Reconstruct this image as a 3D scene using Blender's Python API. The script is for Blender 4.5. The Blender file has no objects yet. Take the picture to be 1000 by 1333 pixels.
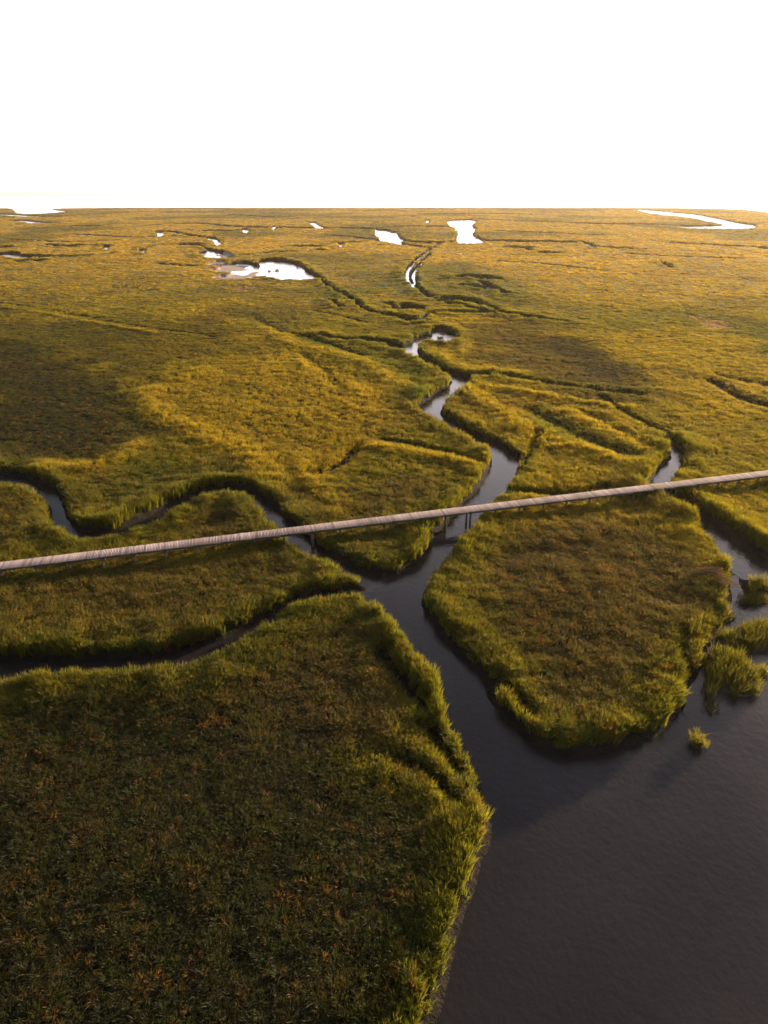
import bpy, bmesh, math, random
import numpy as np
from mathutils import Vector, Matrix

random.seed(7)
rng = np.random.default_rng(11)
scene = bpy.context.scene
COL = scene.collection

# ------------------------------------------------------------------ camera and pixel -> ground
CAM_H = 33.0
F = 785.0
HORIZON = 252.0
PITCH = math.atan((666.5 - HORIZON) / F)
CP, SP = math.cos(PITCH), math.sin(PITCH)
WATER = -0.75


def at(x, y, z=0.0):
    """the place on the level z that the photograph shows at pixel (x, y)"""
    dx, dy = (x - 500.0) / F, (666.5 - y) / F
    d = (dx, CP + dy * SP, -SP + dy * CP)
    t = (z - CAM_H) / d[2]
    return np.array((d[0] * t, d[1] * t))


cam = bpy.data.cameras.new('camera')
cam.sensor_fit = 'VERTICAL'
cam.sensor_height = 36.0
cam.lens = F / 1333.0 * 36.0
cam.clip_end = 60000
cam.clip_start = 0.5
co = bpy.data.objects.new('camera', cam)
COL.objects.link(co)
co.location = (0, 0, CAM_H)
co.rotation_euler = (math.pi / 2 - PITCH, 0, 0)
scene.camera = co


# ------------------------------------------------------------------ noise
def vnoise(x, y, seed=0):
    xi, yi = np.floor(x).astype(np.int64), np.floor(y).astype(np.int64)
    xf, yf = x - xi, y - yi
    u, v = xf * xf * (3 - 2 * xf), yf * yf * (3 - 2 * yf)

    def h(a, b):
        n = (a * 374761393 + b * 668265263 + seed * 974711) & 0xFFFFFFFF
        n = ((n ^ (n >> 13)) * 1274126177) & 0xFFFFFFFF
        n = n ^ (n >> 16)
        return (n & 0xFFFFFF) / float(0xFFFFFF)
    a, b, c, d = h(xi, yi), h(xi + 1, yi), h(xi, yi + 1), h(xi + 1, yi + 1)
    return (a * (1 - u) + b * u) * (1 - v) + (c * (1 - u) + d * u) * v


def fbm(x, y, scale, octv=4, seed=0):
    t, amp, tot = 0.0, 1.0, 0.0
    for k in range(octv):
        t = t + amp * vnoise(x / scale * 2 ** k + 17.3 * k, y / scale * 2 ** k - 9.1 * k, seed + k)
        tot += amp
        amp *= 0.5
    return t / tot


def sstep(a, b, x):
    t = np.clip((x - a) / (b - a), 0, 1)
    return t * t * (3 - 2 * t)


# ------------------------------------------------------------------ what the marsh holds, traced on its own level
# open water: outlines
WATER_OUTLINES = [
    # the wide channel below the boardwalk and the pond it opens into
    [(610, 690), (592, 711), (569, 735), (554, 758), (551, 785), (566, 815), (592, 845), (613, 866), (629, 886), (636, 912),
     (652, 938), (678, 962), (707, 981), (742, 992), (782, 988), (832, 970), (868, 945), (889, 922), (903, 890), (915, 862),
     (920, 838), (945, 815), (965, 796), (985, 778), (1010, 775), (1120, 790), (1250, 900), (1500, 1333), (1300, 1500), (700, 1800), (420, 1800), (520, 1450),
     (600, 1200), (640, 1110), (650, 1070), (638, 1040), (634, 1010), (619, 984), (604, 968), (592, 940), (582, 908), (570, 880), (551, 855), (531, 830),
     (507, 801), (488, 784), (474, 779), (474, 768), (476, 752), (500, 751), (527, 745), (546, 731), (561, 713), (580, 690)],
    # pool in the middle of the marsh and the ponds beyond it
    [(562, 433), (570, 428), (585, 432), (595, 438), (590, 442), (574, 444), (563, 442)],
    [(334, 341), (352, 338), (385, 343), (401, 353), (415, 365), (385, 364), (360, 363), (343, 359), (352, 353), (368, 351), (343, 347)],
    [(296, 344), (318, 342), (332, 346), (350, 351), (345, 357), (322, 360), (303, 357)],
    [(256, 330), (275, 327), (293, 330), (290, 334), (275, 335), (262, 332)],
    [(485, 301), (498, 299), (511, 302), (508, 306), (513, 311), (527, 316), (510, 316), (495, 312)],
    [(578, 288), (600, 286.5), (618, 286.5), (620, 289), (613, 294), (620, 299), (614, 304), (618, 309), (633, 315), (620, 317), (598, 318),
     (593, 313), (597, 304), (591, 296)],
    [(824, 272), (850, 274.5), (890, 278), (902, 278.5), (942, 286.5), (958, 290), (984, 293.5), (982, 297.5), (950, 298), (905, 297), (880, 296), (905, 294.5), (950, 293.5), (920, 287.5),
     (895, 282), (850, 278.5)],
    [(12, 331.5), (22, 331), (19, 335.5), (14, 336)], [(183, 325), (189, 325), (187, 330), (183, 329.5)], [(204, 304.5), (213, 302.5), (213, 308), (206, 308)],
    [(315, 298), (325, 300), (322, 303), (317, 303)], [(279, 315.5), (289, 314.5), (287, 319.5), (279, 319.5)], [(441, 317.5), (446, 317.5), (445, 321.5), (441, 321)],
    [(554, 286.5), (559, 287), (557, 290.5), (554, 290.5)], [(355, 295), (360, 295), (358, 299), (355, 298.5)],
    # the sound beyond the marsh
    [(-900, 272), (0, 271), (18, 271), (20, 278.5), (50, 278), (92, 275.5), (70, 273.5), (64, 270.6), (300, 270.0), (500, 270.3), (800, 270.5), (825, 270.6), (905, 271), (971, 272.3),
     (1000, 277), (1100, 282), (1900, 286), (1900, 253.2), (-900, 253.2)],
]
# creeks: centre line, half width of the water in metres
CREEKS = [
    [(566, 440, 1.1), (556, 442, 1.2), (545, 447, 1.5), (530, 456, 2.3), (540, 466, 1.6), (556, 475, 1.2), (580, 488, 1.2), (602, 496, 1.8), (599, 505, 2.0), (582, 515, 1.8),
     (567, 526, 1.8), (558, 534, 1.8), (567, 544, 1.5), (580, 552, 1.2), (605, 567, 1.0), (628, 577, 1.0), (646, 587, 1.3), (659, 599, 1.7), (656, 613, 1.7),
     (648, 631, 1.7), (637, 646, 1.6), (621, 659, 1.5), (603, 680, 1.4), (595, 692, 1.4), (580, 708, 1.6)],
    [(-120, 600, 1.2), (-50, 615, 1.2), (0, 626, 1.2), (30, 630, 1.2), (55, 640, 1.2), (74, 655, 0.8), (78, 675, 0.85), (84, 692, 0.9), (107, 703, 1.1), (140, 703, 1.2), (170, 695, 1.4),
     (200, 681, 1.5), (230, 663, 1.5), (260, 649, 1.4), (290, 642, 1.2), (315, 642, 1.1), (335, 651, 0.85), (350, 665, 0.8), (361, 680, 0.8), (373, 693, 0.8),
     (390, 707, 1.0), (410, 722, 1.0), (435, 739, 1.1), (460, 750, 1.2), (485, 758, 1.4)],
    [(-160, 894, 1.5), (-80, 884, 1.5), (0, 877, 1.25), (60, 875, 1.2), (150, 871, 1.15), (220, 867, 1.1), (260, 856, 1.0), (300, 837, 0.9), (340, 814, 0.7), (380, 792, 0.7),
     (420, 780, 0.8), (455, 776, 0.8), (484, 773, 1.0)],
    [(868, 578, 0.5), (878, 584, 0.6), (881, 593, 0.9), (878, 602, 1.0), (869, 615, 1.2), (857, 630, 1.2), (851, 640, 1.1), (868, 650, 0.8), (890, 663, 0.8), (915, 678, 0.9), (938, 699, 1.6),
     (960, 723, 2.2), (984, 742, 2.7), (1010, 752, 2.8), (1080, 770, 2.8)],
    [(955, 752, 0.35), (962, 775, 0.45), (958, 800, 0.6)],
    [(412, 361, 0.8), (418, 368, 0.8), (424, 374, 0.6), (440, 383, 0.8), (460, 394, 0.85), (474, 406, 0.85), (490, 412, 0.7), (520, 416, 0.6), (540, 420, 1.0), (550, 419, 1.3), (557, 413, 0.8),
     (580, 410, 0.7), (640, 411, 0.7), (690, 416, 0.7), (740, 424, 0.5)],
    [(580, 317, 0.85), (568, 321, 0.9), (552, 331, 0.9), (538, 344, 0.9), (529, 356, 0.95), (531, 367, 0.95), (541, 377, 0.9), (551, 386, 1.0), (566, 394, 1.0), (582, 399, 0.8), (604, 403, 0.7),
     (622, 407, 1.2), (640, 412, 0.6)],
    [(561, 332, 0.7), (549, 344, 0.8), (540, 354, 0.85), (537, 362, 0.85), (543, 372, 0.7)],
    [(612, 494, 0.6), (640, 493, 0.6), (680, 499, 0.6), (720, 506, 0.5), (770, 513, 0.45), (830, 519, 0.35)],
    [(415, 440, 0.4), (440, 446, 0.6), (470, 446, 0.6), (500, 449, 0.7), (522, 454, 0.9)],
    [(511, 303, 4), (514, 311, 4), (530, 316, 4), (560, 317.5, 4), (592, 316.5, 4)],
    [(618, 285.8, 9), (640, 287, 8), (700, 289.5, 8), (760, 292, 8), (820, 292.5, 8), (860, 293.5, 8), (905, 296, 8)],
    [(20, 287.5, 6), (60, 291.5, 5), (92, 289.5, 6)], [(112, 294.8, 7), (128, 295.2, 7), (150, 293, 3)], [(135, 290, 6), (148, 289.5, 6)],
    [(180, 296.5, 6), (220, 292, 6), (260, 291.5, 6), (300, 296, 6), (355, 297, 7), (420, 298, 7), (470, 298, 7), (488, 300, 7)],
    [(280, 301.5, 6), (300, 301.5, 6), (318, 301, 6)],
    [(6, 331, 1.5), (18, 334, 1.8), (50, 337, 2), (80, 336.5, 2), (122, 335.5, 2.2), (150, 332, 1.8)],
    [(134, 327.5, 2.2), (144, 322, 2.4), (110, 321, 1.5), (85, 323, 1.4), (65, 320, 1.4)],
    [(186, 326, 2.5), (200, 322, 2.2), (218, 320.5, 1.6), (250, 319, 2), (262, 323, 1.6), (275, 328, 2)],
    [(205, 304, 6), (215, 301.5, 5), (245, 308, 4), (280, 312, 5)], [(268, 310, 4), (284, 316, 4)],
    [(314, 335.5, 1.8), (340, 332, 2), (360, 330.5, 1.6), (384, 329.5, 1.2)], [(395, 322, 3), (405, 322, 3)], [(412, 327, 2.4), (420, 329, 2.4)],
    [(404, 290, 5), (420, 299, 4)], [(488, 290.5, 6), (494, 291, 6)], [(490, 298, 3), (540, 295, 5), (580, 296, 4)],
    [(440, 318, 3), (470, 317, 2.6), (486, 315, 3)],
    [(664, 323.5, 3), (676, 324, 3), (688, 328, 2.5)], [(755, 316, 3), (765, 319, 3), (775, 325, 2.6)], [(712, 330.5, 2.6), (720, 331, 2.6)], [(640, 315, 3), (700, 316, 2), (745, 317, 2)],
    [(600, 363, 0.9), (625, 364, 1.0), (641, 366, 1.5)], [(626, 371, 1.5), (642, 379, 1.4), (661, 388, 1.3)], [(604, 375, 0.9), (630, 379, 0.8)],
    [(588, 391, 1.1), (598, 393, 1.1), (612, 396, 1.1), (626, 400, 1.3), (640, 405, 1.3), (655, 411, 0.9), (700, 420, 0.7)],
    [(505, 399, 0.9), (514, 405, 1.0), (522, 409, 1.0)], [(528, 401, 1.0), (540, 404, 0.9)], [(432, 396, 0.8), (444, 405, 0.9)],
    [(10, 323, 2.4), (4, 323.4, 2.4)], [(42, 341.5, 1.8), (50, 341.5, 1.8)], [(860, 345, 1.2), (872, 352, 1.4)], [(790, 324, 2.5), (830, 327, 2.4)], [(870, 318, 2), (1000, 325, 1.6)],
    [(930, 271.5, 8), (960, 273.5, 8)], [(0, 279.5, 6), (60, 283, 6), (130, 281, 6)], [(300, 280, 7), (360, 284, 7), (400, 281, 7)], [(560, 279, 7), (640, 278, 7), (700, 280, 7)],
]
# swales: shallow grassless drains (centre line with half width, depth)
SWALES = [
    ([(497, 845), (515, 870), (533, 893), (552, 915)], 0.75, 0.55), ([(560, 945), (575, 972), (598, 1000)], 0.6, 0.5),
    ([(650, 880), (672, 900), (690, 925)], 0.6, 0.5), ([(590, 1040), (560, 1000), (520, 985)], 0.5, 0.4),
    ([(650, 640), (700, 640), (745, 641), (790, 632)], 0.7, 0.5), ([(930, 494), (945, 504), (972, 519), (1010, 528)], 1.3, 0.8), ([(935, 487), (1000, 500)], 0.8, 0.5),
    ([(690, 532), (730, 552), (780, 577), (815, 590)], 1.8, 0.35), ([(780, 512), (830, 545), (870, 560), (878, 575)], 0.7, 0.5), ([(770, 540), (810, 562), (845, 580)], 1.3, 0.25),
    ([(470, 578), (440, 605), (410, 615)], 1.0, 0.4), ([(500, 572), (540, 578), (590, 588), (620, 600)], 0.7, 0.4), ([(360, 430), (400, 437), (430, 447), (470, 462)], 1.5, 0.35),
    ([(410, 405), (450, 412), (480, 420)], 1.2, 0.4), ([(395, 460), (420, 480), (440, 500)], 1.6, 0.25), ([(330, 410), (345, 420), (365, 430)], 1.6, 0.25),
    ([(400, 700), (430, 716), (470, 730)], 0.4, 0.4), ([(700, 560), (690, 590), (680, 610)], 0.6, 0.4), ([(895, 820), (890, 850), (905, 880)], 0.45, 0.4),
    ([(0, 394), (50, 400), (100, 410), (150, 419), (205, 428), (280, 437)], 0.7, 0.45),
    ([(640, 300), (700, 302), (780, 306)], 5, 0.7), ([(430, 306), (470, 309), (560, 323)], 4, 0.7), ([(820, 330), (880, 334), (960, 336)], 3, 0.6), ([(650, 340), (720, 344), (780, 352)], 2, 0.5),
    ([(100, 305), (170, 309), (200, 308)], 4, 0.7), ([(20, 312), (90, 315), (150, 313)], 3, 0.6), ([(205, 343), (230, 345), (250, 346)], 2.2, 0.7),
]
# crests of tall grass, their sunlit gold painted into the colour (line, half width m, added height m)
CRESTS = [
    ([(188, 503), (200, 530), (250, 555), (300, 575), (335, 595), (352, 618)], 2.6, 0.55), ([(345, 424), (380, 444), (420, 452), (468, 464), (498, 480), (515, 497)], 2.6, 0.5),
    ([(470, 572), (540, 583), (590, 592), (625, 606)], 1.6, 0.5), ([(610, 505), (660, 535), (700, 560), (760, 578), (820, 592), (848, 603)], 2.2, 0.5),
    ([(740, 530), (790, 548), (835, 572)], 2.0, 0.45), ([(0, 391), (50, 397), (100, 407), (150, 416), (205, 425)], 0.8, 0.5), ([(0, 397), (50, 403), (100, 413), (150, 421), (205, 430)], 0.7, 0.45),
    ([(60, 598), (110, 604), (150, 592), (180, 572)], 2.2, 0.5), ([(620, 497), (680, 505), (760, 518), (830, 524)], 1.2, 0.45), ([(190, 505), (230, 492), (262, 476)], 2.5, 0.4),
    ([(570, 428), (600, 438), (612, 448), (590, 462), (560, 464)], 1.6, 0.4), ([(625, 603), (640, 590), (632, 580)], 1.0, 0.4), ([(400, 470), (440, 490), (480, 508)], 2, 0.4),
    ([(390, 600), (420, 640), (440, 655)], 2, 0.4),
]
# patches of plant colour, shade painted into the near ones: outline, softness m, kind (0 dark, 1 brown, 2 gold, 3 green)
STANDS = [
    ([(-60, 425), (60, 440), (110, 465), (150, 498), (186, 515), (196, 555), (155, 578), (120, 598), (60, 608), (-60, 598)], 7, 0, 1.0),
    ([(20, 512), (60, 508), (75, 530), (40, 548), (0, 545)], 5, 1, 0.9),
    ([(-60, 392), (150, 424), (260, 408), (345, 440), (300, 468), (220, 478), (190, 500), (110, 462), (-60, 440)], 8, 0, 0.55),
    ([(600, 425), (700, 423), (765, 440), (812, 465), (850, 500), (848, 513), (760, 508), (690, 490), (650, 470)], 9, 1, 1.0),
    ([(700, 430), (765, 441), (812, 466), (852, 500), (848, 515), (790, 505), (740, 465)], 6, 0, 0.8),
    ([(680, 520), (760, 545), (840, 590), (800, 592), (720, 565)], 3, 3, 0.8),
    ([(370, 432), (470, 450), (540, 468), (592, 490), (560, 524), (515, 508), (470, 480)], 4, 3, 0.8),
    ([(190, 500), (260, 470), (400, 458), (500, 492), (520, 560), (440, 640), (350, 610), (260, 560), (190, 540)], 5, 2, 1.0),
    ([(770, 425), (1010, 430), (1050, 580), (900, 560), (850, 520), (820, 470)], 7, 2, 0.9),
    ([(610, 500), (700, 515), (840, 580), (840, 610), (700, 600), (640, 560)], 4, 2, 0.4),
    ([(-60, 740), (330, 705), (420, 740), (330, 800), (250, 840), (-60, 850)], 3, 1, 0.75),  # near left: foreground shade painted in as brown, next patch too
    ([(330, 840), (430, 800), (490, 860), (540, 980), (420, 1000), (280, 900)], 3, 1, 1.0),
    ([(-80, 900), (260, 890), (480, 1000), (560, 1100), (540, 1500), (-300, 1500)], 3, 0, 1.0),  # bottom left: deep foreground shade painted in as dark grass
    ([(640, 700), (800, 660), (930, 760), (880, 880), (740, 930), (650, 830)], 3, 1, 1.0),  # near right: foreground shade painted in as brown grass
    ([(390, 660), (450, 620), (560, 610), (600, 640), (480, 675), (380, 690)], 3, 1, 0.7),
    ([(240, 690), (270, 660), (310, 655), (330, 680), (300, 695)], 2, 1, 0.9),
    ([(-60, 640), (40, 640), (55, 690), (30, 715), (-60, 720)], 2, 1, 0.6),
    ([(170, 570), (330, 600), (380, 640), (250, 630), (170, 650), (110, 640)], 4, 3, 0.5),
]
BARE = [([(890, 408), (920, 411), (957, 423), (938, 426), (905, 417)], 3.0),           # bleached dead grass
        ([(305, 371), (325, 373), (322, 378), (304, 376)], 3.0)]
WETMUD = [[(275, 346), (291, 339), (300, 345), (318, 343), (338, 349), (330, 352), (352, 357), (330, 361), (310, 363), (292, 361), (285, 352)],
          [(275, 333), (295, 330), (300, 334), (285, 337)]]

# ------------------------------------------------------------------ the grid of the marsh: finer where it is near
ys = list(np.linspace(-160, 2, 24))
y = 2.0
while y < 2600:
    y += 0.25 if y < 75 else 0.25 + (y - 75) * 0.0042
    ys.append(y)
YS = np.array(ys)
ud = np.linspace(-1, 1, 660)
uo = np.array([1.02, 1.06, 1.12, 1.2, 1.32, 1.5, 1.8, 2.3, 3.2, 5.0])
US = np.concatenate([-uo[::-1], ud, uo])
HW = 0.72 * np.maximum(YS, 0) + 15.0
GX = US[None, :] * HW[:, None]
GY = np.repeat(YS[:, None], len(US), 1)
NR, NC = GX.shape
CELL = np.maximum(np.gradient(YS), HW * 2 / 660)[:, None] * np.ones((1, NC))


def seg_dist(px, py, a, b):
    ax, ay = a
    bx, by = b
    vx, vy = bx - ax, by - ay
    t = np.clip(((px - ax) * vx + (py - ay) * vy) / (vx * vx + vy * vy + 1e-9), 0, 1)
    return np.hypot(px - (ax + t * vx), py - (ay + t * vy)), t


def rows_for(y0, y1):
    i0 = max(0, np.searchsorted(YS, y0) - 1)
    return i0, min(NR, np.searchsorted(YS, y1) + 1)


def smooth_line(pts, rounds=2):
    """corner cutting, so that creeks run in curves"""
    p = [np.array(q, float) for q in pts]
    for _ in range(rounds):
        n = [p[0]]
        for a, b in zip(p[:-1], p[1:]):
            n += [a * .75 + b * .25, a * .25 + b * .75]
        n.append(p[-1])
        p = n
    return p


def smooth_ring(pts, rounds=2):
    p = [np.array(q, float) for q in pts]
    for _ in range(rounds):
        n = []
        for a, b in zip(p, p[1:] + p[:1]):
            n += [a * .75 + b * .25, a * .25 + b * .75]
        p = n
    return p


def inside(px, py, ring):
    ins = np.zeros(px.shape, bool)
    for a, b in zip(ring, ring[1:] + ring[:1]):
        if a[1] == b[1]:
            continue
        c = ((a[1] > py) != (b[1] > py)) & (px < (b[0] - a[0]) * (py - a[1]) / (b[1] - a[1]) + a[0])
        ins ^= c
    return ins


def line_field(pts3, reach, out, fn):
    """fold fn(out_view, distance, t-interpolated width) over every segment of a line"""
    for a, b in zip(pts3[:-1], pts3[1:]):
        m = reach + max(a[2], b[2])
        i0, i1 = rows_for(min(a[1], b[1]) - m, max(a[1], b[1]) + m)
        if i1 <= i0:
            continue
        sx, sy = GX[i0:i1], GY[i0:i1]
        cols = np.where((sx.max(0) > min(a[0], b[0]) - m) & (sx.min(0) < max(a[0], b[0]) + m))[0]
        if len(cols) == 0:
            continue
        c0, c1 = cols[0], cols[-1] + 1
        d, t = seg_dist(sx[:, c0:c1], sy[:, c0:c1], a[:2], b[:2])
        fn(out[i0:i1, c0:c1], d, a[2] + (b[2] - a[2]) * t)


def poly_field(ring, reach, out, fn):
    xs, yy = [p[0] for p in ring], [p[1] for p in ring]
    i0, i1 = rows_for(min(yy) - reach, max(yy) + reach)
    if i1 <= i0:
        return
    sx, sy = GX[i0:i1], GY[i0:i1]
    cols = np.where((sx.max(0) > min(xs) - reach) & (sx.min(0) < max(xs) + reach))[0]
    if len(cols) == 0:
        return
    c0, c1 = cols[0], cols[-1] + 1
    px, py = sx[:, c0:c1], sy[:, c0:c1]
    d = np.full(px.shape, 1e9)
    for a, b in zip(ring, ring[1:] + ring[:1]):
        np.minimum(d, seg_dist(px, py, a, b)[0], out=d)
    d = np.where(inside(px, py, ring), -d, d)
    fn(out[i0:i1, c0:c1], d, None)


def fold_min(o, d, w):
    np.minimum(o, d if w is None else d - w, out=o)


def water_ring(ring, top=0.75):
    """outline of open water on its own level: the near rim is seen over the grass of the near bank"""
    p = smooth_ring(ring)
    area = sum(a[0] * b[1] - b[0] * a[1] for a, b in zip(p, p[1:] + p[:1]))
    out = []
    for k in range(len(p)):
        t = p[(k + 1) % len(p)] - p[k - 1]
        out_y = -t[0] if area > 0 else t[0]           # outward normal, picture y pointing down
        near = max(0.0, out_y / (np.hypot(*t) + 1e-9))
        out.append(at(p[k][0], p[k][1], WATER + (top - WATER) * near))
    return out


DW = np.full(GX.shape, 60.0)          # distance to the water's edge, negative in the water
for ring in WATER_OUTLINES:
    poly_field(water_ring(ring), 60, DW, fold_min)
for line in CREEKS:
    L = []
    for q in smooth_line(line):
        g = at(q[0], q[1], WATER)
        L.append([g[0], g[1], q[2]])
    # a creek that runs across the view shows its far bank only when it is wide enough
    for k in range(len(L)):
        p0, p1 = L[max(0, k - 1)], L[min(len(L) - 1, k + 1)]
        across = abs(p1[0] - p0[0]) / (math.hypot(p1[0] - p0[0], p1[1] - p0[1]) + 1e-9)
        f = 1.25 * min(1.0, max(0.25, (L[k][2] - 0.3) / 0.7))
        need = f * 0.6 * L[k][1] / 33.0 * across ** 2
        if L[k][1] > 45 and need > L[k][2]:
            L[k][1] -= (need - L[k][2]) * 0.6
            L[k][2] = need
    L = [tuple(q) for q in L]
    line_field(L, 60, DW, fold_min)
DW[YS > 2400] = -20
# ragged edges: slumped banks and bites of the tide
DW += (fbm(GX, GY, 3.2, 3, 5) - 0.5) * 0.95 + (fbm(GX, GY, 11, 2, 8) - 0.5) * 0.5

SW = np.zeros(GX.shape)               # swales
for line, hw, dep in SWALES:
    L = [(*at(q[0], q[1], 0.3), hw) for q in smooth_line([(a, b) for a, b in line])]
    line_field(L, 14 + hw * 2, SW, lambda o, d, w, dep=dep: np.maximum(o, dep * np.exp(-(d / w) ** 2), out=o))
CR = np.zeros(GX.shape)               # crests
for line, hw, dh in CRESTS:
    L = [(*at(q[0], q[1], 1.0), hw) for q in smooth_line([(a, b) for a, b in line])]
    line_field(L, 6 + hw * 3, CR, lambda o, d, w, dh=dh: np.maximum(o, 0.8 * dh * np.exp(-(d / w) ** 2), out=o))
wob = (fbm(GX, GY, 9, 4, 21) - 0.5) * 2
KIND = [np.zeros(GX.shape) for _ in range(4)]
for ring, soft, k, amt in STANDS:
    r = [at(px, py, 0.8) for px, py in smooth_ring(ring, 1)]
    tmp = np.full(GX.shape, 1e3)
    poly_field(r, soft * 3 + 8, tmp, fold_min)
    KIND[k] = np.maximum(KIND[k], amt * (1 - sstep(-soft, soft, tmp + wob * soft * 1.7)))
BAREF = np.zeros(GX.shape)
for ring, soft in BARE:
    tmp = np.full(GX.shape, 1e3)
    poly_field([at(px, py, 0.8) for px, py in smooth_ring(ring, 1)], 20, tmp, fold_min)
    BAREF = np.maximum(BAREF, 1 - sstep(-soft, soft, tmp + wob * 6))
MUDF = np.zeros(GX.shape)
for ring in WETMUD:
    tmp = np.full(GX.shape, 1e3)
    poly_field(water_ring(ring), 20, tmp, fold_min)
    MUDF = np.maximum(MUDF, 1 - sstep(-3, 3, tmp + wob * 14))

# grass height and the look of the stand
n_big = fbm(GX, GY, 26, 4, 31)
n_mid = fbm(GX, GY, 6.5, 3, 41)
n_far = fbm(GX * 0.55, GY * 0.4, 60, 5, 51)
bank = np.exp(-(np.clip(DW, 0, 60) / (2.2 + 1.6 * sstep(150, 400, GY))) ** 1.5)
HG = 0.56 + bank * (0.16 + 0.80 * sstep(0.35, 0.7, fbm(GX, GY, 3.6, 2, 67))) + (n_mid - 0.5) * 0.38 + (n_big - 0.5) * 0.35 + CR - 0.25 * KIND[0]
HG *= 1 - 0.55 * np.clip(SW * 1.6, 0, 1)
HG *= (1 - 0.55 * BAREF)
HG = np.clip(HG, 0.3, 2.2)
wid = np.maximum(0.85, 0.8 * CELL)
rise = sstep(0, 1, DW / wid)
GRND = np.where(DW < 0, WATER - np.minimum(0.9, 0.35 * -DW) - 0.02, WATER + 0.75 * rise)
GRND = GRND + np.where(DW > 0, 0.12 * np.exp(-((DW - 2.2) / 2.0) ** 2) + (n_mid - 0.5) * 0.14 * rise - SW * rise, 0)
BAR = fbm(GX * 0.6, GY * 0.35, 9, 3, 77)
GRND = np.where(MUDF > 0.45, WATER + 0.05 + 0.5 * (BAR - 0.52), GRND)
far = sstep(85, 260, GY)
CANOPY = far * HG * 0.9 * sstep(0.25, 0.8, DW / wid) * (1 - np.clip(MUDF * 3, 0, 1)) * (1 - 0.6 * np.clip(SW * 1.6, 0, 1))
rough = (fbm(GX, GY, 2.2, 3, 61) - 0.5) * 0.35 * far + (fbm(GX, GY, 9, 3, 63) - 0.5) * 0.55 * sstep(150, 450, GY)
Z = GRND + CANOPY + rough * sstep(0.2, 1.2, DW / wid) * (1 - np.clip(MUDF * 3, 0, 1))
Z = np.where(DW < -12, np.minimum(Z, WATER - 0.8), Z)

# plant colours
C_GREEN = np.array((0.054, 0.088, 0.013))
C_GOLD = np.array((0.275, 0.205, 0.018))
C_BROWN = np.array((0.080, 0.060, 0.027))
C_DARK = np.array((0.030, 0.030, 0.017))  # darkest grass colour; carries the painted foreground shade
C_PALE = np.array((0.36, 0.24, 0.13))
C_FAR = np.array((0.490, 0.322, 0.050))  # far grass lightened: glow of distant lit tips and haze painted in


def stand_colour():
    c = np.ones(GX.shape + (3,)) * (C_GREEN * 0.5 + C_GOLD * 0.5)
    w = sstep(0.35, 0.68, n_big)[..., None]
    c = c * (1 - w * .7) + C_GOLD * w * .7
    w = (sstep(0.5, 0.72, fbm(GX, GY, 17, 4, 71)) * 0.55)[..., None]
    c = c * (1 - w) + C_BROWN * w
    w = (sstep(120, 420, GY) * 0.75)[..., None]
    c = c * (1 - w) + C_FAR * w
    w = (sstep(0.47, 0.62, n_far) * 0.6)[..., None]
    c = c * (1 - w) + (C_GREEN * 0.8 + C_BROWN * 0.2) * w
    for k, cc in ((2, C_GOLD), (1, C_BROWN), (3, C_GREEN), (0, C_DARK)):
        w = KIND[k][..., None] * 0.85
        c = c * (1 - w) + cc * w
    w = np.clip(CR * 1.7, 0, 0.9)[..., None]
    c = c * (1 - w) + C_GOLD * 1.15 * w  # crest lines coloured brighter, as the low sun would light them
    w = (bank ** 0.8 * (0.35 + 0.6 * n_mid) * (1 - 0.5 * sstep(200, 500, GY)))[..., None]
    c = c * (1 - w) + (C_GREEN * 0.75 + C_GOLD * 0.25) * w
    w = BAREF[..., None]
    c = c * (1 - w) + C_PALE * w
    return c


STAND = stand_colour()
MUD = np.array((0.020, 0.016, 0.014))
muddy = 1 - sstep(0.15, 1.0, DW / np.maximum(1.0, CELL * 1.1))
muddy = np.maximum(muddy, 1 - sstep(-0.3, 0.5, Z - 0.35 * far))  # bank mud; up the far grass faces it also paints their shade
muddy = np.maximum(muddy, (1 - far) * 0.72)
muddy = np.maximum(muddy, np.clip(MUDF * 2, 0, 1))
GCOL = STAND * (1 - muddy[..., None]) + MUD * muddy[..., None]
GCOL = GCOL * (1 - np.clip(MUDF * 2, 0, 1)[..., None]) + np.array((0.44, 0.35, 0.31)) * np.clip(MUDF * 2, 0, 1)[..., None]  # pale mud: sky sheen of the wet film put into its colour


def sample(field, x, y):
    r = np.interp(y, YS, np.arange(NR))
    hw = 0.72 * np.maximum(y, 0) + 15.0
    c = np.interp(x / hw, US, np.arange(NC))
    r0, c0 = np.clip(r.astype(int), 0, NR - 2), np.clip(c.astype(int), 0, NC - 2)
    fr, fc = r - r0, c - c0
    if field.ndim == 3:
        fr, fc = fr[:, None], fc[:, None]
    return (field[r0, c0] * (1 - fr) * (1 - fc) + field[r0 + 1, c0] * fr * (1 - fc)
            + field[r0, c0 + 1] * (1 - fr) * fc + field[r0 + 1, c0 + 1] * fr * fc)


# ------------------------------------------------------------------ materials
def mat(name):
    m = bpy.data.materials.new(name)
    m.use_nodes = True
    nt = m.node_tree
    nt.nodes.clear()
    out = nt.nodes.new('ShaderNodeOutputMaterial')
    return m, nt, out


def node(nt, kind, **kw):
    n = nt.nodes.new(kind)
    for k, v in kw.items():
        if k.startswith('i_'):
            n.inputs[k[2:].replace('_', ' ')].default_value = v
        else:
            setattr(n, k, v)
    return n


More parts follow.
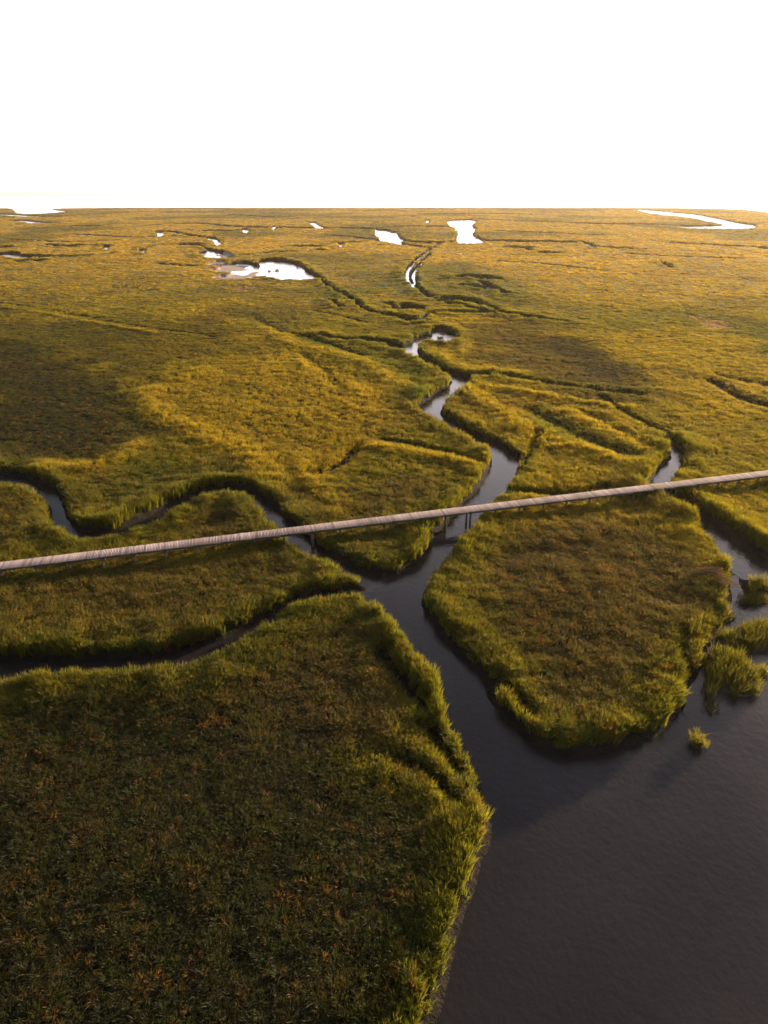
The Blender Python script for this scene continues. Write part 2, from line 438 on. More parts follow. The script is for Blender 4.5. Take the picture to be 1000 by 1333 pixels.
def ground_material():
    m, nt, out = mat('marsh ground')
    a = node(nt, 'ShaderNodeAttribute', attribute_name='plant_colour')
    geo = node(nt, 'ShaderNodeNewGeometry')
    n1 = node(nt, 'ShaderNodeTexNoise', i_Scale=0.55, i_Detail=8.0, i_Roughness=0.75)
    n2 = node(nt, 'ShaderNodeTexNoise', i_Scale=2.4, i_Detail=4.0, i_Roughness=0.7)
    nt.links.new(geo.outputs['Position'], n1.inputs['Vector'])
    nt.links.new(geo.outputs['Position'], n2.inputs['Vector'])
    r1 = node(nt, 'ShaderNodeMapRange', i_From_Min=0.3, i_From_Max=0.7, i_To_Min=0.55, i_To_Max=1.5)
    nt.links.new(n1.outputs['Fac'], r1.inputs['Value'])
    mul = node(nt, 'ShaderNodeVectorMath', operation='SCALE')
    nt.links.new(a.outputs['Color'], mul.inputs[0])
    nt.links.new(r1.outputs['Result'], mul.inputs['Scale'])
    bmp = node(nt, 'ShaderNodeBump', i_Strength=0.9, i_Distance=0.5)
    nt.links.new(n2.outputs['Fac'], bmp.inputs['Height'])
    p = node(nt, 'ShaderNodeBsdfPrincipled', i_Roughness=0.9)
    p.inputs['Specular IOR Level'].default_value = 0.1
    nt.links.new(mul.outputs[0], p.inputs['Base Color'])
    nt.links.new(bmp.outputs['Normal'], p.inputs['Normal'])
    nt.links.new(p.outputs[0], out.inputs['Surface'])
    return m


def grass_material(name, attr_type='INSTANCER', colour=None):
    m, nt, out = mat(name)
    if colour is None:
        a = node(nt, 'ShaderNodeAttribute', attribute_name='plant_colour', attribute_type=attr_type).outputs['Color']
    else:
        c = node(nt, 'ShaderNodeRGB')
        c.outputs[0].default_value = (*colour, 1)
        a = c.outputs[0]
    geo = node(nt, 'ShaderNodeNewGeometry')
    n1 = node(nt, 'ShaderNodeTexNoise', i_Scale=1.4, i_Detail=3.0)
    nt.links.new(geo.outputs['Position'], n1.inputs['Vector'])
    isl = geo.outputs['Random Per Island']
    add = node(nt, 'ShaderNodeMath', operation='ADD')
    nt.links.new(isl, add.inputs[0])
    nt.links.new(n1.outputs['Fac'], add.inputs[1])
    r1 = node(nt, 'ShaderNodeMapRange', i_From_Min=0.3, i_From_Max=1.7, i_To_Min=0.55, i_To_Max=1.55)
    nt.links.new(add.outputs[0], r1.inputs['Value'])
    mul = node(nt, 'ShaderNodeVectorMath', operation='SCALE')
    nt.links.new(a, mul.inputs[0])
    nt.links.new(r1.outputs['Result'], mul.inputs['Scale'])
    d = node(nt, 'ShaderNodeBsdfPrincipled', i_Roughness=0.55)
    d.inputs['Specular IOR Level'].default_value = 0.25
    t = node(nt, 'ShaderNodeBsdfTranslucent')
    nt.links.new(mul.outputs[0], d.inputs['Base Color'])
    tc = node(nt, 'ShaderNodeVectorMath', operation='MULTIPLY')
    nt.links.new(mul.outputs[0], tc.inputs[0])
    tc.inputs[1].default_value = (1.9, 1.75, 1.0)
    nt.links.new(tc.outputs[0], t.inputs['Color'])
    mx = node(nt, 'ShaderNodeMixShader')
    mx.inputs[0].default_value = 0.5
    nt.links.new(d.outputs[0], mx.inputs[1])
    nt.links.new(t.outputs[0], mx.inputs[2])
    nt.links.new(mx.outputs[0], out.inputs['Surface'])
    return m


def water_material():
    m, nt, out = mat('tidal water')
    geo = node(nt, 'ShaderNodeNewGeometry')
    n1 = node(nt, 'ShaderNodeTexNoise', i_Scale=2.2, i_Detail=4.0, i_Roughness=0.6)
    n2 = node(nt, 'ShaderNodeTexNoise', i_Scale=0.12, i_Detail=3.0)
    nt.links.new(geo.outputs['Position'], n1.inputs['Vector'])
    nt.links.new(geo.outputs['Position'], n2.inputs['Vector'])
    bmp = node(nt, 'ShaderNodeBump', i_Strength=0.4, i_Distance=0.06)
    nt.links.new(n1.outputs['Fac'], bmp.inputs['Height'])
    cr = node(nt, 'ShaderNodeMix', data_type='RGBA')
    cr.inputs['A'].default_value = (0.020, 0.0165, 0.0185, 1)
    cr.inputs['B'].default_value = (0.031, 0.0265, 0.0295, 1)
    nt.links.new(n2.outputs['Fac'], cr.inputs['Factor'])
    p = node(nt, 'ShaderNodeBsdfPrincipled', i_Roughness=0.10, i_IOR=1.333)
    rr = node(nt, 'ShaderNodeMapRange', i_From_Min=0.35, i_From_Max=0.65, i_To_Min=0.06, i_To_Max=0.2)
    nt.links.new(n2.outputs['Fac'], rr.inputs['Value'])
    nt.links.new(rr.outputs[0], p.inputs['Roughness'])
    nt.links.new(cr.outputs['Result'], p.inputs['Base Color'])
    nt.links.new(bmp.outputs['Normal'], p.inputs['Normal'])
    nt.links.new(p.outputs[0], out.inputs['Surface'])
    return m


def wood_material(name, ca, cb, attr=True):
    m, nt, out = mat(name)
    tc = node(nt, 'ShaderNodeTexCoord')
    mp = node(nt, 'ShaderNodeMapping')
    mp.inputs['Scale'].default_value = (6, 1.2, 6)
    nt.links.new(tc.outputs['Object'], mp.inputs['Vector'])
    n1 = node(nt, 'ShaderNodeTexNoise', i_Scale=3.0, i_Detail=6.0, i_Roughness=0.65)
    nt.links.new(mp.outputs[0], n1.inputs['Vector'])
    fac = n1.outputs['Fac']
    if attr:
        at_ = node(nt, 'ShaderNodeAttribute', attribute_name='board_tone')
        av = node(nt, 'ShaderNodeMath', operation='MULTIPLY_ADD')
        av.inputs[1].default_value = 0.45
        nt.links.new(n1.outputs['Fac'], av.inputs[0])
        ml = node(nt, 'ShaderNodeMath', operation='MULTIPLY')
        ml.inputs[1].default_value = 0.62
        nt.links.new(at_.outputs['Fac'], ml.inputs[0])
        nt.links.new(ml.outputs[0], av.inputs[2])
        fac = av.outputs[0]
    mx = node(nt, 'ShaderNodeMix', data_type='RGBA')
    mx.inputs['A'].default_value = (*ca, 1)
    mx.inputs['B'].default_value = (*cb, 1)
    nt.links.new(fac, mx.inputs['Factor'])
    p = node(nt, 'ShaderNodeBsdfPrincipled', i_Roughness=0.8)
    p.inputs['Specular IOR Level'].default_value = 0.2
    nt.links.new(mx.outputs['Result'], p.inputs['Base Color'])
    bmp = node(nt, 'ShaderNodeBump', i_Strength=0.4, i_Distance=0.01)
    nt.links.new(n1.outputs['Fac'], bmp.inputs['Height'])
    nt.links.new(bmp.outputs['Normal'], p.inputs['Normal'])
    nt.links.new(p.outputs[0], out.inputs['Surface'])
    return m


M_GROUND = ground_material()
M_GRASS = grass_material('marsh grass blades')
M_WATER = water_material()
M_DECK = wood_material('weathered deck boards', (0.11, 0.080, 0.084), (0.40, 0.315, 0.335))
M_BEAM = wood_material('grey treated beams', (0.05, 0.045, 0.042), (0.13, 0.115, 0.108), False)
M_PILE = wood_material('tide stained piles', (0.10, 0.08, 0.065), (0.24, 0.20, 0.17), False)
M_MUD, _nt, _out = mat('wet creek mud')
_p = node(_nt, 'ShaderNodeBsdfPrincipled', i_Roughness=0.5)
_n = node(_nt, 'ShaderNodeTexNoise', i_Scale=3.0, i_Detail=5.0)
_r = node(_nt, 'ShaderNodeMix', data_type='RGBA')
_r.inputs['A'].default_value = (0.030, 0.022, 0.018, 1)
_r.inputs['B'].default_value = (0.058, 0.043, 0.035, 1)
_nt.links.new(_n.outputs['Fac'], _r.inputs['Factor'])
_nt.links.new(_r.outputs['Result'], _p.inputs['Base Color'])
_nt.links.new(_p.outputs[0], _out.inputs['Surface'])


# ------------------------------------------------------------------ object helpers
def obj(name, me, material, parent=None, kind=None, label=None, cat=None, group=None, link=True):
    o = bpy.data.objects.new(name, me)
    if material is not None:
        me.materials.append(material)
    if link:
        COL.objects.link(o)
    if parent is not None:
        o.parent = parent
    for k, v in (('kind', kind), ('label', label), ('category', cat), ('group', group)):
        if v:
            o[k] = v
    return o


def mesh_np(name, verts, faces, smooth=False):
    """faces: (n, 4) or (n, 3) integer array"""
    me = bpy.data.meshes.new(name)
    verts = np.asarray(verts, np.float32)
    faces = np.asarray(faces, np.int32)
    k = faces.shape[1]
    me.vertices.add(len(verts))
    me.vertices.foreach_set('co', verts.ravel())
    me.loops.add(faces.size)
    me.loops.foreach_set('vertex_index', faces.ravel())
    me.polygons.add(len(faces))
    me.polygons.foreach_set('loop_start', np.arange(0, faces.size, k, dtype=np.int32))
    me.polygons.foreach_set('loop_total', np.full(len(faces), k, np.int32))
    if smooth:
        me.polygons.foreach_set('use_smooth', np.ones(len(faces), bool))
    me.update(calc_edges=True)
    return me


def thing(name, loc, label, cat, group=None, rz=0.0):
    o = bpy.data.objects.new(name, None)
    COL.objects.link(o)
    o.location = loc
    o.rotation_euler = (0, 0, rz)
    o.empty_display_size = 0.5
    o['label'], o['category'] = label, cat
    if group:
        o['group'] = group
    return o


# ------------------------------------------------------------------ ground
idx = np.arange(NR * NC).reshape(NR, NC)
quads = np.stack([idx[:-1, :-1], idx[:-1, 1:], idx[1:, 1:], idx[1:, :-1]], -1).reshape(-1, 4)
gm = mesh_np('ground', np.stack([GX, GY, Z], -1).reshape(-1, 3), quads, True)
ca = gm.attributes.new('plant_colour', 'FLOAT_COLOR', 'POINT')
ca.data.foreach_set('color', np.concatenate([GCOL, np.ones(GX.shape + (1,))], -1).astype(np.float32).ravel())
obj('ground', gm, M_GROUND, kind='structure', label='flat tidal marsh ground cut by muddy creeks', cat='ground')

# water: one level sheet under the marsh and out to the horizon
S = 42000.0
wm = mesh_np('water', [(-S, -400, WATER), (S, -400, WATER), (S, S, WATER), (-S, S, WATER)], [(0, 1, 2, 3)])
obj('water', wm, M_WATER, kind='structure', label='calm tidal water filling creeks, ponds and the far sound', cat='water')


# ------------------------------------------------------------------ grass
def blades(n, radius, width, rs, hmin=0.6, lean=0.35, seed_heads=0.25):
    """n curved blades standing in a tuft one metre high"""
    V, T = [], []
    for _ in range(n):
        a, r = rs.uniform(0, 6.283), radius * math.sqrt(rs.random())
        bx, by = r * math.cos(a), r * math.sin(a)
        h = rs.uniform(hmin, 1.05)
        la = a + rs.uniform(-1.2, 1.2)
        ln = rs.uniform(0.05, lean) * h
        f = rs.uniform(0, 6.283)
        wx, wy = math.cos(f) * width / 2, math.sin(f) * width / 2
        i = len(V)
        for s, w in ((0, 0.7), (0.5, 1.0), (0.85, 0.75)):
            ox, oy = bx + math.cos(la) * ln * s * s, by + math.sin(la) * ln * s * s
            V += [(ox - wx * w, oy - wy * w, h * s - 0.05), (ox + wx * w, oy + wy * w, h * s - 0.05)]
        V.append((bx + math.cos(la) * ln * 1.25, by + math.sin(la) * ln * 1.25, h * (1.0 - ln * 0.2)))
        T += [(i, i + 1, i + 3), (i, i + 3, i + 2), (i + 2, i + 3, i + 5), (i + 2, i + 5, i + 4), (i + 4, i + 5, i + 6)]
    return V, T


tufts = bpy.data.collections.new('grass tufts')       # the plants that the stands below are made of
rs = random.Random(3)
for k in range(7):
    V, T = blades(30, 0.21, 0.030, rs)
    o = obj('grass_tuft', mesh_np('grass_tuft', V, T), M_GRASS, link=False)
    tufts.objects.link(o)
wide = bpy.data.collections.new('grass clumps')
for k in range(5):
    V, T = blades(90, 0.75, 0.09, rs, 0.6, 0.5)
    o = obj('grass_clump', mesh_np('grass_clump', V, T), M_GRASS, link=False)
    wide.objects.link(o)


def scatter_group(coll):
    ng = bpy.data.node_groups.new('stand of grass', 'GeometryNodeTree')
    ng.interface.new_socket('Geometry', in_out='INPUT', socket_type='NodeSocketGeometry')
    ng.interface.new_socket('Geometry', in_out='OUTPUT', socket_type='NodeSocketGeometry')
    i, o = ng.nodes.new('NodeGroupInput'), ng.nodes.new('NodeGroupOutput')
    ci = ng.nodes.new('GeometryNodeCollectionInfo')
    ci.inputs['Collection'].default_value = coll
    ci.inputs['Separate Children'].default_value = True
    ci.inputs['Reset Children'].default_value = True
    ip = ng.nodes.new('GeometryNodeInstanceOnPoints')
    ip.inputs['Pick Instance'].default_value = True
    m2p = ng.nodes.new('GeometryNodeMeshToPoints')
    ng.links.new(i.outputs[0], m2p.inputs[0])
    ng.links.new(m2p.outputs[0], ip.inputs['Points'])
    ng.links.new(ci.outputs[0], ip.inputs['Instance'])
    for nm, ty, sock in (('turn', 'FLOAT_VECTOR', 'Rotation'), ('size', 'FLOAT_VECTOR', 'Scale'), ('variant', 'INT', 'Instance Index')):
        na = ng.nodes.new('GeometryNodeInputNamedAttribute')
        na.data_type = ty
        na.inputs['Name'].default_value = nm
        src = [s for s in na.outputs if s.enabled and s.name == 'Attribute'][0]
        ng.links.new(src, ip.inputs[sock])
    ng.links.new(ip.outputs[0], o.inputs[0])
    return ng


def stand(name, label, coll, x, y, z, hgt, spread, colour):
    n = len(x)
    me = bpy.data.meshes.new(name)
    me.vertices.add(n)
    me.vertices.foreach_set('co', np.stack([x, y, z], -1).astype(np.float32).ravel())
    t = np.stack([rng.normal(0, 0.10, n), rng.normal(-0.0, 0.10, n), rng.uniform(0, 6.283, n)], -1)
    me.attributes.new('turn', 'FLOAT_VECTOR', 'POINT').data.foreach_set('vector', t.astype(np.float32).ravel())
    me.attributes.new('size', 'FLOAT_VECTOR', 'POINT').data.foreach_set('vector', np.stack([spread, spread, hgt], -1).astype(np.float32).ravel())
    me.attributes.new('variant', 'INT', 'POINT').data.foreach_set('value', rng.integers(0, 35, n).astype(np.int32))
    c4 = np.concatenate([colour, np.ones((n, 1))], -1).astype(np.float32)
    me.attributes.new('plant_colour', 'FLOAT_COLOR', 'POINT').data.foreach_set('color', c4.ravel())
    o = obj(name, me, M_GRASS, kind='stuff', label=label, cat='grass')
    md = o.modifiers.new('stand of grass', 'NODES')
    md.node_group = scatter_group(coll)
    return o


def scatter(y0, y1, density):
    """random places between two distances, density(y) per square metre"""
    ymid = np.linspace(y0, y1, 200)
    den = density(ymid) * 2 * (0.72 * np.maximum(ymid, 0) + 15)
    cum = np.concatenate([[0], np.cumsum((den[1:] + den[:-1]) / 2 * np.diff(ymid))])
    n = int(cum[-1])
    yv = np.interp(rng.random(n) * cum[-1], cum, ymid)
    xv = (rng.random(n) * 2 - 1) * (0.72 * np.maximum(yv, 0) + 15)
    return xv, yv


def dress(x, y, min_d=0.35):
    dw, sw, mud = sample(DW, x, y), sample(SW, x, y), sample(MUDF, x, y)
    edge = 0.18 + 0.5 * vnoise(x / 1.1, y / 1.1, 90)
    keep = (dw > np.maximum(edge, min_d)) & (rng.random(len(x)) > np.clip(sw * 1.9, 0, .93)) & (mud < 0.3)
    x, y, dw = x[keep], y[keep], dw[keep]
    n = len(x)
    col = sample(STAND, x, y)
    # single plants differ: some browned off, some fresh
    r = rng.random(n)[:, None]
    bk = np.exp(-dw / 2.4)[:, None]
    patch = vnoise(x / 0.9, y / 0.9, 91)[:, None]
    col = np.where((r < 0.14 * (1 - sstep(80, 170, y))[:, None]) & (patch > 0.45), col * 0.35 + np.array((0.22, 0.110, 0.028)) * (1 - 0.5 * bk) * 0.65, col)
    col = np.where(r > 0.80, col * 0.55 + C_GREEN * 0.45, col)
    col = col * (0.75 + 0.5 * rng.random((n, 1)))
    h = sample(HG, x, y) * (0.72 + 0.5 * vnoise(x / 1.4, y / 1.4, 92)) * rng.uniform(0.82, 1.18, n)
    return x, y, h, col


x, y = scatter(-14, 230, lambda q: np.minimum(15.0, 15.0 * (55 / np.maximum(q, 1)) ** 1.8))
x, y, h, c = dress(x, y)
z = sample(GRND, x, y)
sp = (0.85 + 0.5 * rng.random(len(x))) * np.clip((y / 90) ** 0.6, 1, 1.8)
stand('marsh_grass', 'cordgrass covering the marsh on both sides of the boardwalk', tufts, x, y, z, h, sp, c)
n_near = len(x)
x, y = scatter(95, 1750, lambda q: np.minimum(0.9, 0.9 * (150 / q) ** 2.0) * sstep(95, 170, q))
x, y, h, c = dress(x, y, 1.0)
z = sample(GRND, x, y) + 0.55 * sample(CANOPY, x, y)
sp = np.clip((y / 170) ** 0.75, 0.9, 5.0)
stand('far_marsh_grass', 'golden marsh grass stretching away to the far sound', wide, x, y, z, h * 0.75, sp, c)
print('tufts', n_near, 'clumps', len(x))

# ------------------------------------------------------------------ boardwalk
DECK_Z = 1.3
pa, pb = at(0, 736.3, DECK_Z), at(1000, 615.5, DECK_Z)
ax = (pb - pa) / np.linalg.norm(pb - pa)
LEN0 = float(np.linalg.norm(pb - pa))
EXT = 18.0
org = pa - ax * EXT
LEN = LEN0 + 2 * EXT
ang = math.atan2(ax[1], ax[0])
WID = 1.42
print('boardwalk', LEN0, ang, pa, pb)
bw = thing('boardwalk', (org[0], org[1], 0), 'long straight weathered wooden boardwalk on piles crossing the marsh and its creeks', 'boardwalk', rz=ang)


def boxes(items):
    """items: (x0, x1, y0, y1, z0, z1) -> one mesh"""
    V, Q = [], []
    for (x0, x1, y0, y1, z0, z1) in items:
        i = len(V)
        V += [(x0, y0, z0), (x1, y0, z0), (x1, y1, z0), (x0, y1, z0), (x0, y0, z1), (x1, y0, z1), (x1, y1, z1), (x0, y1, z1)]
        Q += [(i, i + 3, i + 2, i + 1), (i + 4, i + 5, i + 6, i + 7), (i, i + 1, i + 5, i + 4), (i + 1, i + 2, i + 6, i + 5), (i + 2, i + 3, i + 7, i + 6), (i + 3, i, i + 4, i + 7)]
    return V, Q


items, tones = [], []
xx = 0.0
rb = random.Random(5)
sect = 0.5
k = 0
while xx < LEN - 0.15:
    if k % 7 == 0 and rb.random() < 0.55:
        sect = rb.uniform(0.25, 0.85)
    w = 0.140
    jl, jr = rb.uniform(-0.02, 0.02), rb.uniform(-0.02, 0.02)
    dz = rb.uniform(-0.004, 0.004)
    items.append((xx, xx + w, -WID / 2 + jl, WID / 2 + jr, DECK_Z - 0.038 + dz, DECK_Z + dz))
    t = min(1, max(0, sect + rb.gauss(0, 0.20)))
    if rb.random() < 0.03:
        t = 1.25
    if rb.random() < 0.04:
        t = 0.0
    tones.append(t)
    xx += w + 0.009
    k += 1
V, Q = boxes(items)
dm = mesh_np('deck', V, Q)
dm.attributes.new('board_tone', 'FLOAT', 'POINT').data.foreach_set('value', np.repeat(np.array(tones, np.float32), 8))
obj('deck', dm, M_DECK, bw)
for yy in (-WID / 2 + 0.07, 0.0, WID / 2 - 0.07):
    V, Q = boxes([(max(0, s * 3.0) + 0.004, min(LEN, (s + 1) * 3.0) - 0.004, yy - 0.022, yy + 0.022, DECK_Z - 0.27, DECK_Z - 0.046) for s in range(int(LEN / 3))])
    obj('stringer', mesh_np('stringer', V, Q), M_BEAM, bw)
V, Q = boxes([(-0.05, 0.05, -WID / 2 - 0.05, WID / 2 + 0.05, DECK_Z - 0.46, DECK_Z - 0.275)])
capm = mesh_np('pile_cap', V, Q)
bm = bmesh.new()
bmesh.ops.create_cone(bm, segments=12, radius1=0.13, radius2=0.105, depth=1.0, cap_ends=True)
for v in bm.verts:
    v.co.z += 0.5
pilem = bpy.data.meshes.new('piling')
bm.to_mesh(pilem)
bm.free()
cap0 = pil0 = None
nb = int(LEN / 3.0)
# bents fall where the photograph shows them: one about every three metres
for b in range(nb + 1):
    bx = min(LEN - 0.2, 0.15 + b * 3.0)
    if cap0 is None:
        c = cap0 = obj('pile_cap', capm, M_BEAM, bw)
    else:
        c = cap0.copy()
        COL.objects.link(c)
        c.parent = bw
    c.location = (bx, 0, 0)
    for sgn in (-1, 1):
        gx = org + ax * bx + np.array((-ax[1], ax[0])) * sgn * (WID / 2 - 0.16)
        zb = float(sample(Z, np.array([gx[0]]), np.array([gx[1]]))[0]) - 0.6
        if pil0 is None:
            p = pil0 = obj('piling', pilem, M_PILE, bw)
        else:
            p = pil0.copy()
            COL.objects.link(p)
            p.parent = bw
        p.location = (bx, sgn * (WID / 2 - 0.16), zb)
        p.scale = (1, 1, DECK_Z - 0.462 - zb)


# ------------------------------------------------------------------ single islets, clumps and wrack in the pond and pools
def merged(parts_):
    V, T = [], []
    for v, t in parts_:
        i = len(V)
        V += v
        T += [tuple(a + i for a in f) for f in t]
    return V, T


def patch_grass(foot, density, hgt, rs, width=0.04, toward=None):
    """blades over an outline given in metres about the thing's base"""
    xs, yv = [p[0] for p in foot], [p[1] for p in foot]
    ring = [np.array(p) for p in foot]
    area = (max(xs) - min(xs)) * (max(yv) - min(yv))
    out = []
    for _ in range(int(area * density)):
        px, py = rs.uniform(min(xs), max(xs)), rs.uniform(min(yv), max(yv))
        if not inside(np.array([px]), np.array([py]), ring)[0]:
            continue
        e = min(seg_dist(np.array([px]), np.array([py]), a, b)[0][0] for a, b in zip(ring, ring[1:] + ring[:1]))
        k_ = hgt * (0.65 + 0.35 * min(1, e / 0.7)) * rs.uniform(0.75, 1.2)
        v, t = blades(16, 0.24, width, rs, 0.5, 0.55)
        out.append(([(a + px, b + py, c * k_) for a, b, c in v], t))
    return merged(out)


def mound(foot, top):
    ring = [np.array(p, float) for p in smooth_ring(foot, 2)]
    cen = sum(ring) / len(ring)
    V, T = [], []
    levels = [(1.18, -0.45), (1.0, 0.02), (0.8, top * 0.75), (0.45, top)]
    n = len(ring)
    for s, zz in levels:
        for p in ring:
            q = cen + (p - cen) * s
            V.append((q[0], q[1], zz))
    V.append((cen[0], cen[1], top * 1.03))
    for l in range(len(levels) - 1):
        for i in range(n):
            j = (i + 1) % n
            a, b, c, d = l * n + i, l * n + j, (l + 1) * n + j, (l + 1) * n + i
            T += [(a, b, c), (a, c, d)]
    L = (len(levels) - 1) * n
    for i in range(n):
        T.append((L + i, L + (i + 1) % n, len(V) - 1))
    return V, T


def gcol(name, c):
    return grass_material(name, colour=c)


M_ISLET = gcol('islet grass', (0.085, 0.082, 0.013))
M_DRYCL = gcol('dry clump grass', (0.125, 0.115, 0.020))
M_DEAD = gcol('bleached dead reeds', (0.34, 0.23, 0.14))


def islet(name, cx, cy, outline, h, material, label, cat, group=None, top=0.25, dens=9):
    o2 = at(cx, cy, WATER)
    foot = [tuple(at(px, py, WATER) - o2) for px, py in outline]
    t = thing(name, (o2[0], o2[1], WATER), label, cat, group)
    V, T = mound(foot, top)
    obj('mud_base', mesh_np('mud_base', V, T, True), M_MUD, t)
    V, T = patch_grass(foot, dens, h, rs)
    V = [(a, b, c + top * 0.5) for a, b, c in V]
    obj('grass', mesh_np('grass', V, T), material, t)
    return t


islet('grass_islet', 955, 880, [(918, 862), (925, 848), (945, 852), (968, 862), (990, 893), (985, 905), (955, 908), (935, 900), (925, 915), (917, 900)], 1.5, M_ISLET,
      'largest grassy islet in the grey pond, with a sunlit crest on its right', 'islet', 'grassy islets in the pond')
islet('grass_islet', 985, 842, [(925, 832), (950, 825), (985, 815), (1020, 812), (1030, 835), (990, 848), (955, 850)], 1.3, M_ISLET,
      'long dark grassy islet behind the largest one, running off the right edge', 'islet', 'grassy islets in the pond')
islet('grass_clump', 907, 965, [(897, 962), (904, 960), (914, 967), (918, 974), (908, 976), (900, 970)], 1.35, M_DRYCL,
      'small lone clump of golden grass standing in open grey pond water', 'grass clump', top=0.12, dens=16)
islet('grass_clump', 992, 876, [(984, 872), (996, 870), (1003, 876), (996, 881), (986, 880)], 0.9, M_DRYCL,
      'low russet clump of grass between the two islets at the right edge', 'grass clump', top=0.12, dens=16)

islet('grass_clump', 938, 808, [(930, 806), (940, 801), (952, 802), (956, 808), (945, 812), (932, 812)], 0.9, M_ISLET,
      'low green clump in the shallows between the marsh edge and the long dark islet', 'grass clump', top=0.15, dens=14)
islet('grass_clump', 925, 925, [(920, 922), (927, 919), (933, 924), (929, 929), (921, 928)], 0.8, M_ISLET,
      'sparse dark green clump between the golden lone clump and the largest islet', 'grass clump', top=0.1, dens=12)
islet('grass_clump', 972, 782, [(962, 781), (975, 776), (992, 778), (1000, 784), (980, 788), (966, 787)], 0.95, M_ISLET,
      'uppermost green clump at the right edge, just below the bend of the creek', 'grass clump', top=0.15, dens=14)

# a tall slender plume of reed at the edge of the marsh, beside the pond
def reed_plume(px, py, hgt, label):
    g = at(px, py, 0.0)
    z0 = float(sample(GRND, np.array([g[0]]), np.array([g[1]]))[0])
    t = thing('reed_plume', (g[0], g[1], z0), label, 'reed')
    v, f = blades(26, 0.10, 0.035, rs, 0.7, 0.10)
    obj('stalk', mesh_np('stalk', [(a, b, c * hgt) for a, b, c in v], f), M_DRYCL, t)
    v, f = blades(40, 0.34, 0.05, rs, 0.4, 0.6)
    obj('leaf_tuft', mesh_np('leaf_tuft', [(a, b, c * hgt * 0.42) for a, b, c in v], f), M_ISLET, t)


reed_plume(904, 830, 2.9, 'slender upright golden reed plume on the marsh edge left of the pond')

# flattened pale reeds left by the tide
g = at(928, 752, 0.5)
zz = float(sample(GRND, np.array([g[0]]), np.array([g[1]]))[0]) + 0.55
wr = thing('reed_wrack', (g[0], g[1], zz), 'pale pinkish mat of flattened dead reeds near the right creek', 'reed wrack')
V, T = [], []
for k in range(170):
    main = k < 110
    l = rs.uniform(0.6, 1.5)
    cx, cy = (rs.uniform(-1.0, 0.9), rs.gauss(0.9, 0.13)) if main else (rs.uniform(-0.1, 1.2), rs.uniform(-1.7, 0.7))
    a = rs.gauss(0.05, 0.22) if main else rs.gauss(-1.0, 0.4)
    hx, hy, w = math.cos(a) * l / 2, math.sin(a) * l / 2, 0.02
    nx, ny = -math.sin(a) * w, math.cos(a) * w
    z0, z1 = rs.uniform(0, 0.25), rs.uniform(0.05, 0.4)
    i = len(V)
    V += [(cx - hx - nx, cy - hy - ny, z0), (cx - hx + nx, cy - hy + ny, z0), (cx + hx + nx, cy + hy + ny, z1), (cx + hx - nx, cy + hy - ny, z1), (cx - hx, cy - hy, z0 + 0.03), (cx + hx, cy + hy, z1 + 0.03)]
    T += [(i, i + 4, i + 5), (i, i + 5, i + 3), (i + 1, i + 2, i + 5), (i + 1, i + 5, i + 4)]
obj('stem_mat', mesh_np('stem_mat', V, T), M_DEAD, wr)

islet('mud_islet', 576, 434.2, [(572, 433.9), (576, 433.2), (580, 434.2), (577, 435.2), (573, 435)], 0.55, M_ISLET,
      'upper of two tiny dark islets in the bright mid marsh pool', 'islet', 'tiny islets in the marsh pool', top=0.2, dens=3)
islet('mud_islet', 574, 440.2, [(569, 440), (574, 439), (578, 439.6), (577, 441.2), (570, 441.2)], 0.6, M_ISLET,
      'lower of two tiny dark islets at the near rim of the marsh pool', 'islet', 'tiny islets in the marsh pool', top=0.2, dens=3)

# ------------------------------------------------------------------ light and air
SUN_EL, SUN_AZ = math.radians(9.0), math.radians(52)      # azimuth to the right of the view
sun_dir = Vector((math.sin(SUN_AZ) * math.cos(SUN_EL), math.cos(SUN_AZ) * math.cos(SUN_EL), math.sin(SUN_EL)))
sl = bpy.data.lights.new('sun', 'SUN')
sl.energy = 5.0
sl.angle = math.radians(0.6)
sl.color = (1.0, 0.755, 0.43)
so = bpy.data.objects.new('sun', sl)
COL.objects.link(so)
so.rotation_euler = sun_dir.to_track_quat('Z', 'Y').to_euler()
so.location = (200, 200, 200)

w = bpy.data.worlds.new('World')
scene.world = w
w.use_nodes = True
nt = w.node_tree
nt.nodes.clear()
out = nt.nodes.new('ShaderNodeOutputWorld')
bg = nt.nodes.new('ShaderNodeBackground')
sky = nt.nodes.new('ShaderNodeTexSky')
sky.sky_type = 'NISHITA'
sky.sun_disc = False
sky.sun_elevation = SUN_EL
sky.sun_rotation = SUN_AZ
sky.altitude = 30
sky.air_density = 1.0
sky.dust_density = 1.5
sky.ozone_density = 1.0
bg.inputs['Strength'].default_value = 0.06
# a veil of bright thin cloud lying over the horizon; overhead it thins out, away from the sun sooner than near it
tcw = nt.nodes.new('ShaderNodeTexCoord')
sep = nt.nodes.new('ShaderNodeSeparateXYZ')
nt.links.new(tcw.outputs['Generated'], sep.inputs[0])


def wmap(src, f0, f1, t0, t1):
    n = nt.nodes.new('ShaderNodeMapRange')
    n.interpolation_type = 'SMOOTHSTEP'
    for k_, v_ in (('From Min', f0), ('From Max', f1), ('To Min', t0), ('To Max', t1)):
        n.inputs[k_].default_value = v_
    nt.links.new(src, n.inputs['Value'])
    return n.outputs[0]


def wmath(op, p, q):
    n = nt.nodes.new('ShaderNodeMath')
    n.operation = op
    nt.links.new(p, n.inputs[0])
    nt.links.new(q, n.inputs[1])
    return n.outputs[0]


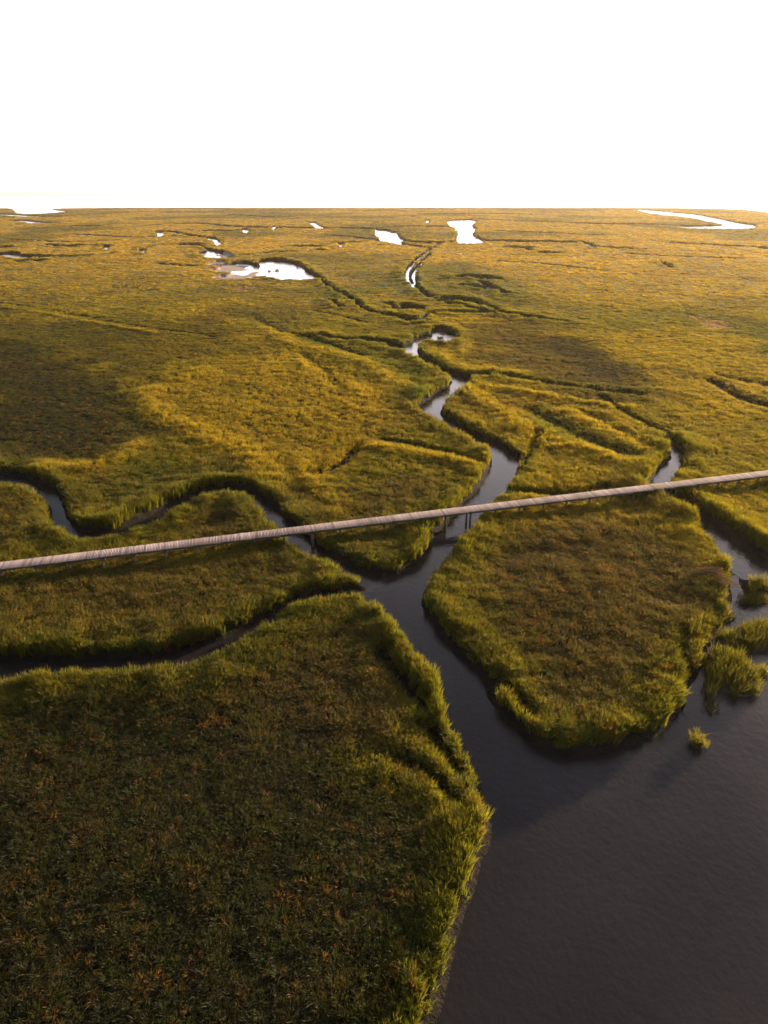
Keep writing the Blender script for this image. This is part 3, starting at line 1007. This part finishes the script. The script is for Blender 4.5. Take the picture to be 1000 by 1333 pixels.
dot = nt.nodes.new('ShaderNodeVectorMath')
dot.operation = 'DOT_PRODUCT'
dot.inputs[1].default_value = (math.sin(math.radians(35)), math.cos(math.radians(35)), 0)
nt.links.new(tcw.outputs['Generated'], dot.inputs[0])
low = wmath('MULTIPLY', wmap(sep.outputs['Z'], 0.0, 0.26, 0.62, 0.0), wmap(dot.outputs['Value'], -0.4, 0.4, 0.10, 1.0))
high = wmath('MULTIPLY', wmap(sep.outputs['Z'], 0.0, 0.95, 0.82, 0.05), wmap(dot.outputs['Value'], 0.25, 0.95, 0.04, 1.0))
fac = wmath('ADD', low, high)
vmix = nt.nodes.new('ShaderNodeMix')
vmix.data_type = 'RGBA'
vmix.inputs['B'].default_value = (23.5, 20.6, 21.2, 1)
nt.links.new(fac, vmix.inputs['Factor'])
nt.links.new(sky.outputs[0], vmix.inputs['A'])
nt.links.new(vmix.outputs['Result'], bg.inputs['Color'])
nt.links.new(bg.outputs[0], out.inputs['Surface'])

HAZE = 0.00008
if HAZE:
    V, Q = boxes([(-20000, 20000, -350, 20000, -3.5, CAM_H + 4.0)])
    m, nt, out = mat('sea haze')
    pv = node(nt, 'ShaderNodeVolumePrincipled')
    pv.inputs['Color'].default_value = (1.0, 0.84, 0.62, 1)
    pv.inputs['Density'].default_value = HAZE
    pv.inputs['Anisotropy'].default_value = 0.45
    nt.links.new(pv.outputs[0], out.inputs['Volume'])
    obj('haze', mesh_np('haze', V, Q), m, kind='stuff', label='thin warm haze over the far marsh', cat='haze')

vs = scene.view_settings
vs.view_transform = 'Standard'
vs.look = 'None'
vs.exposure = 1.4
vs.gamma = 1.0
vs.use_curve_mapping = False
scene.cycles.use_denoising = True
scene.cycles.sample_clamp_direct = 1.6
scene.cycles.sample_clamp_indirect = 1.0
scene.cycles.max_bounces = 5
scene.cycles.diffuse_bounces = 2
scene.cycles.glossy_bounces = 2
scene.cycles.transmission_bounces = 3
scene.cycles.volume_bounces = 0
scene.cycles.transparent_max_bounces = 4
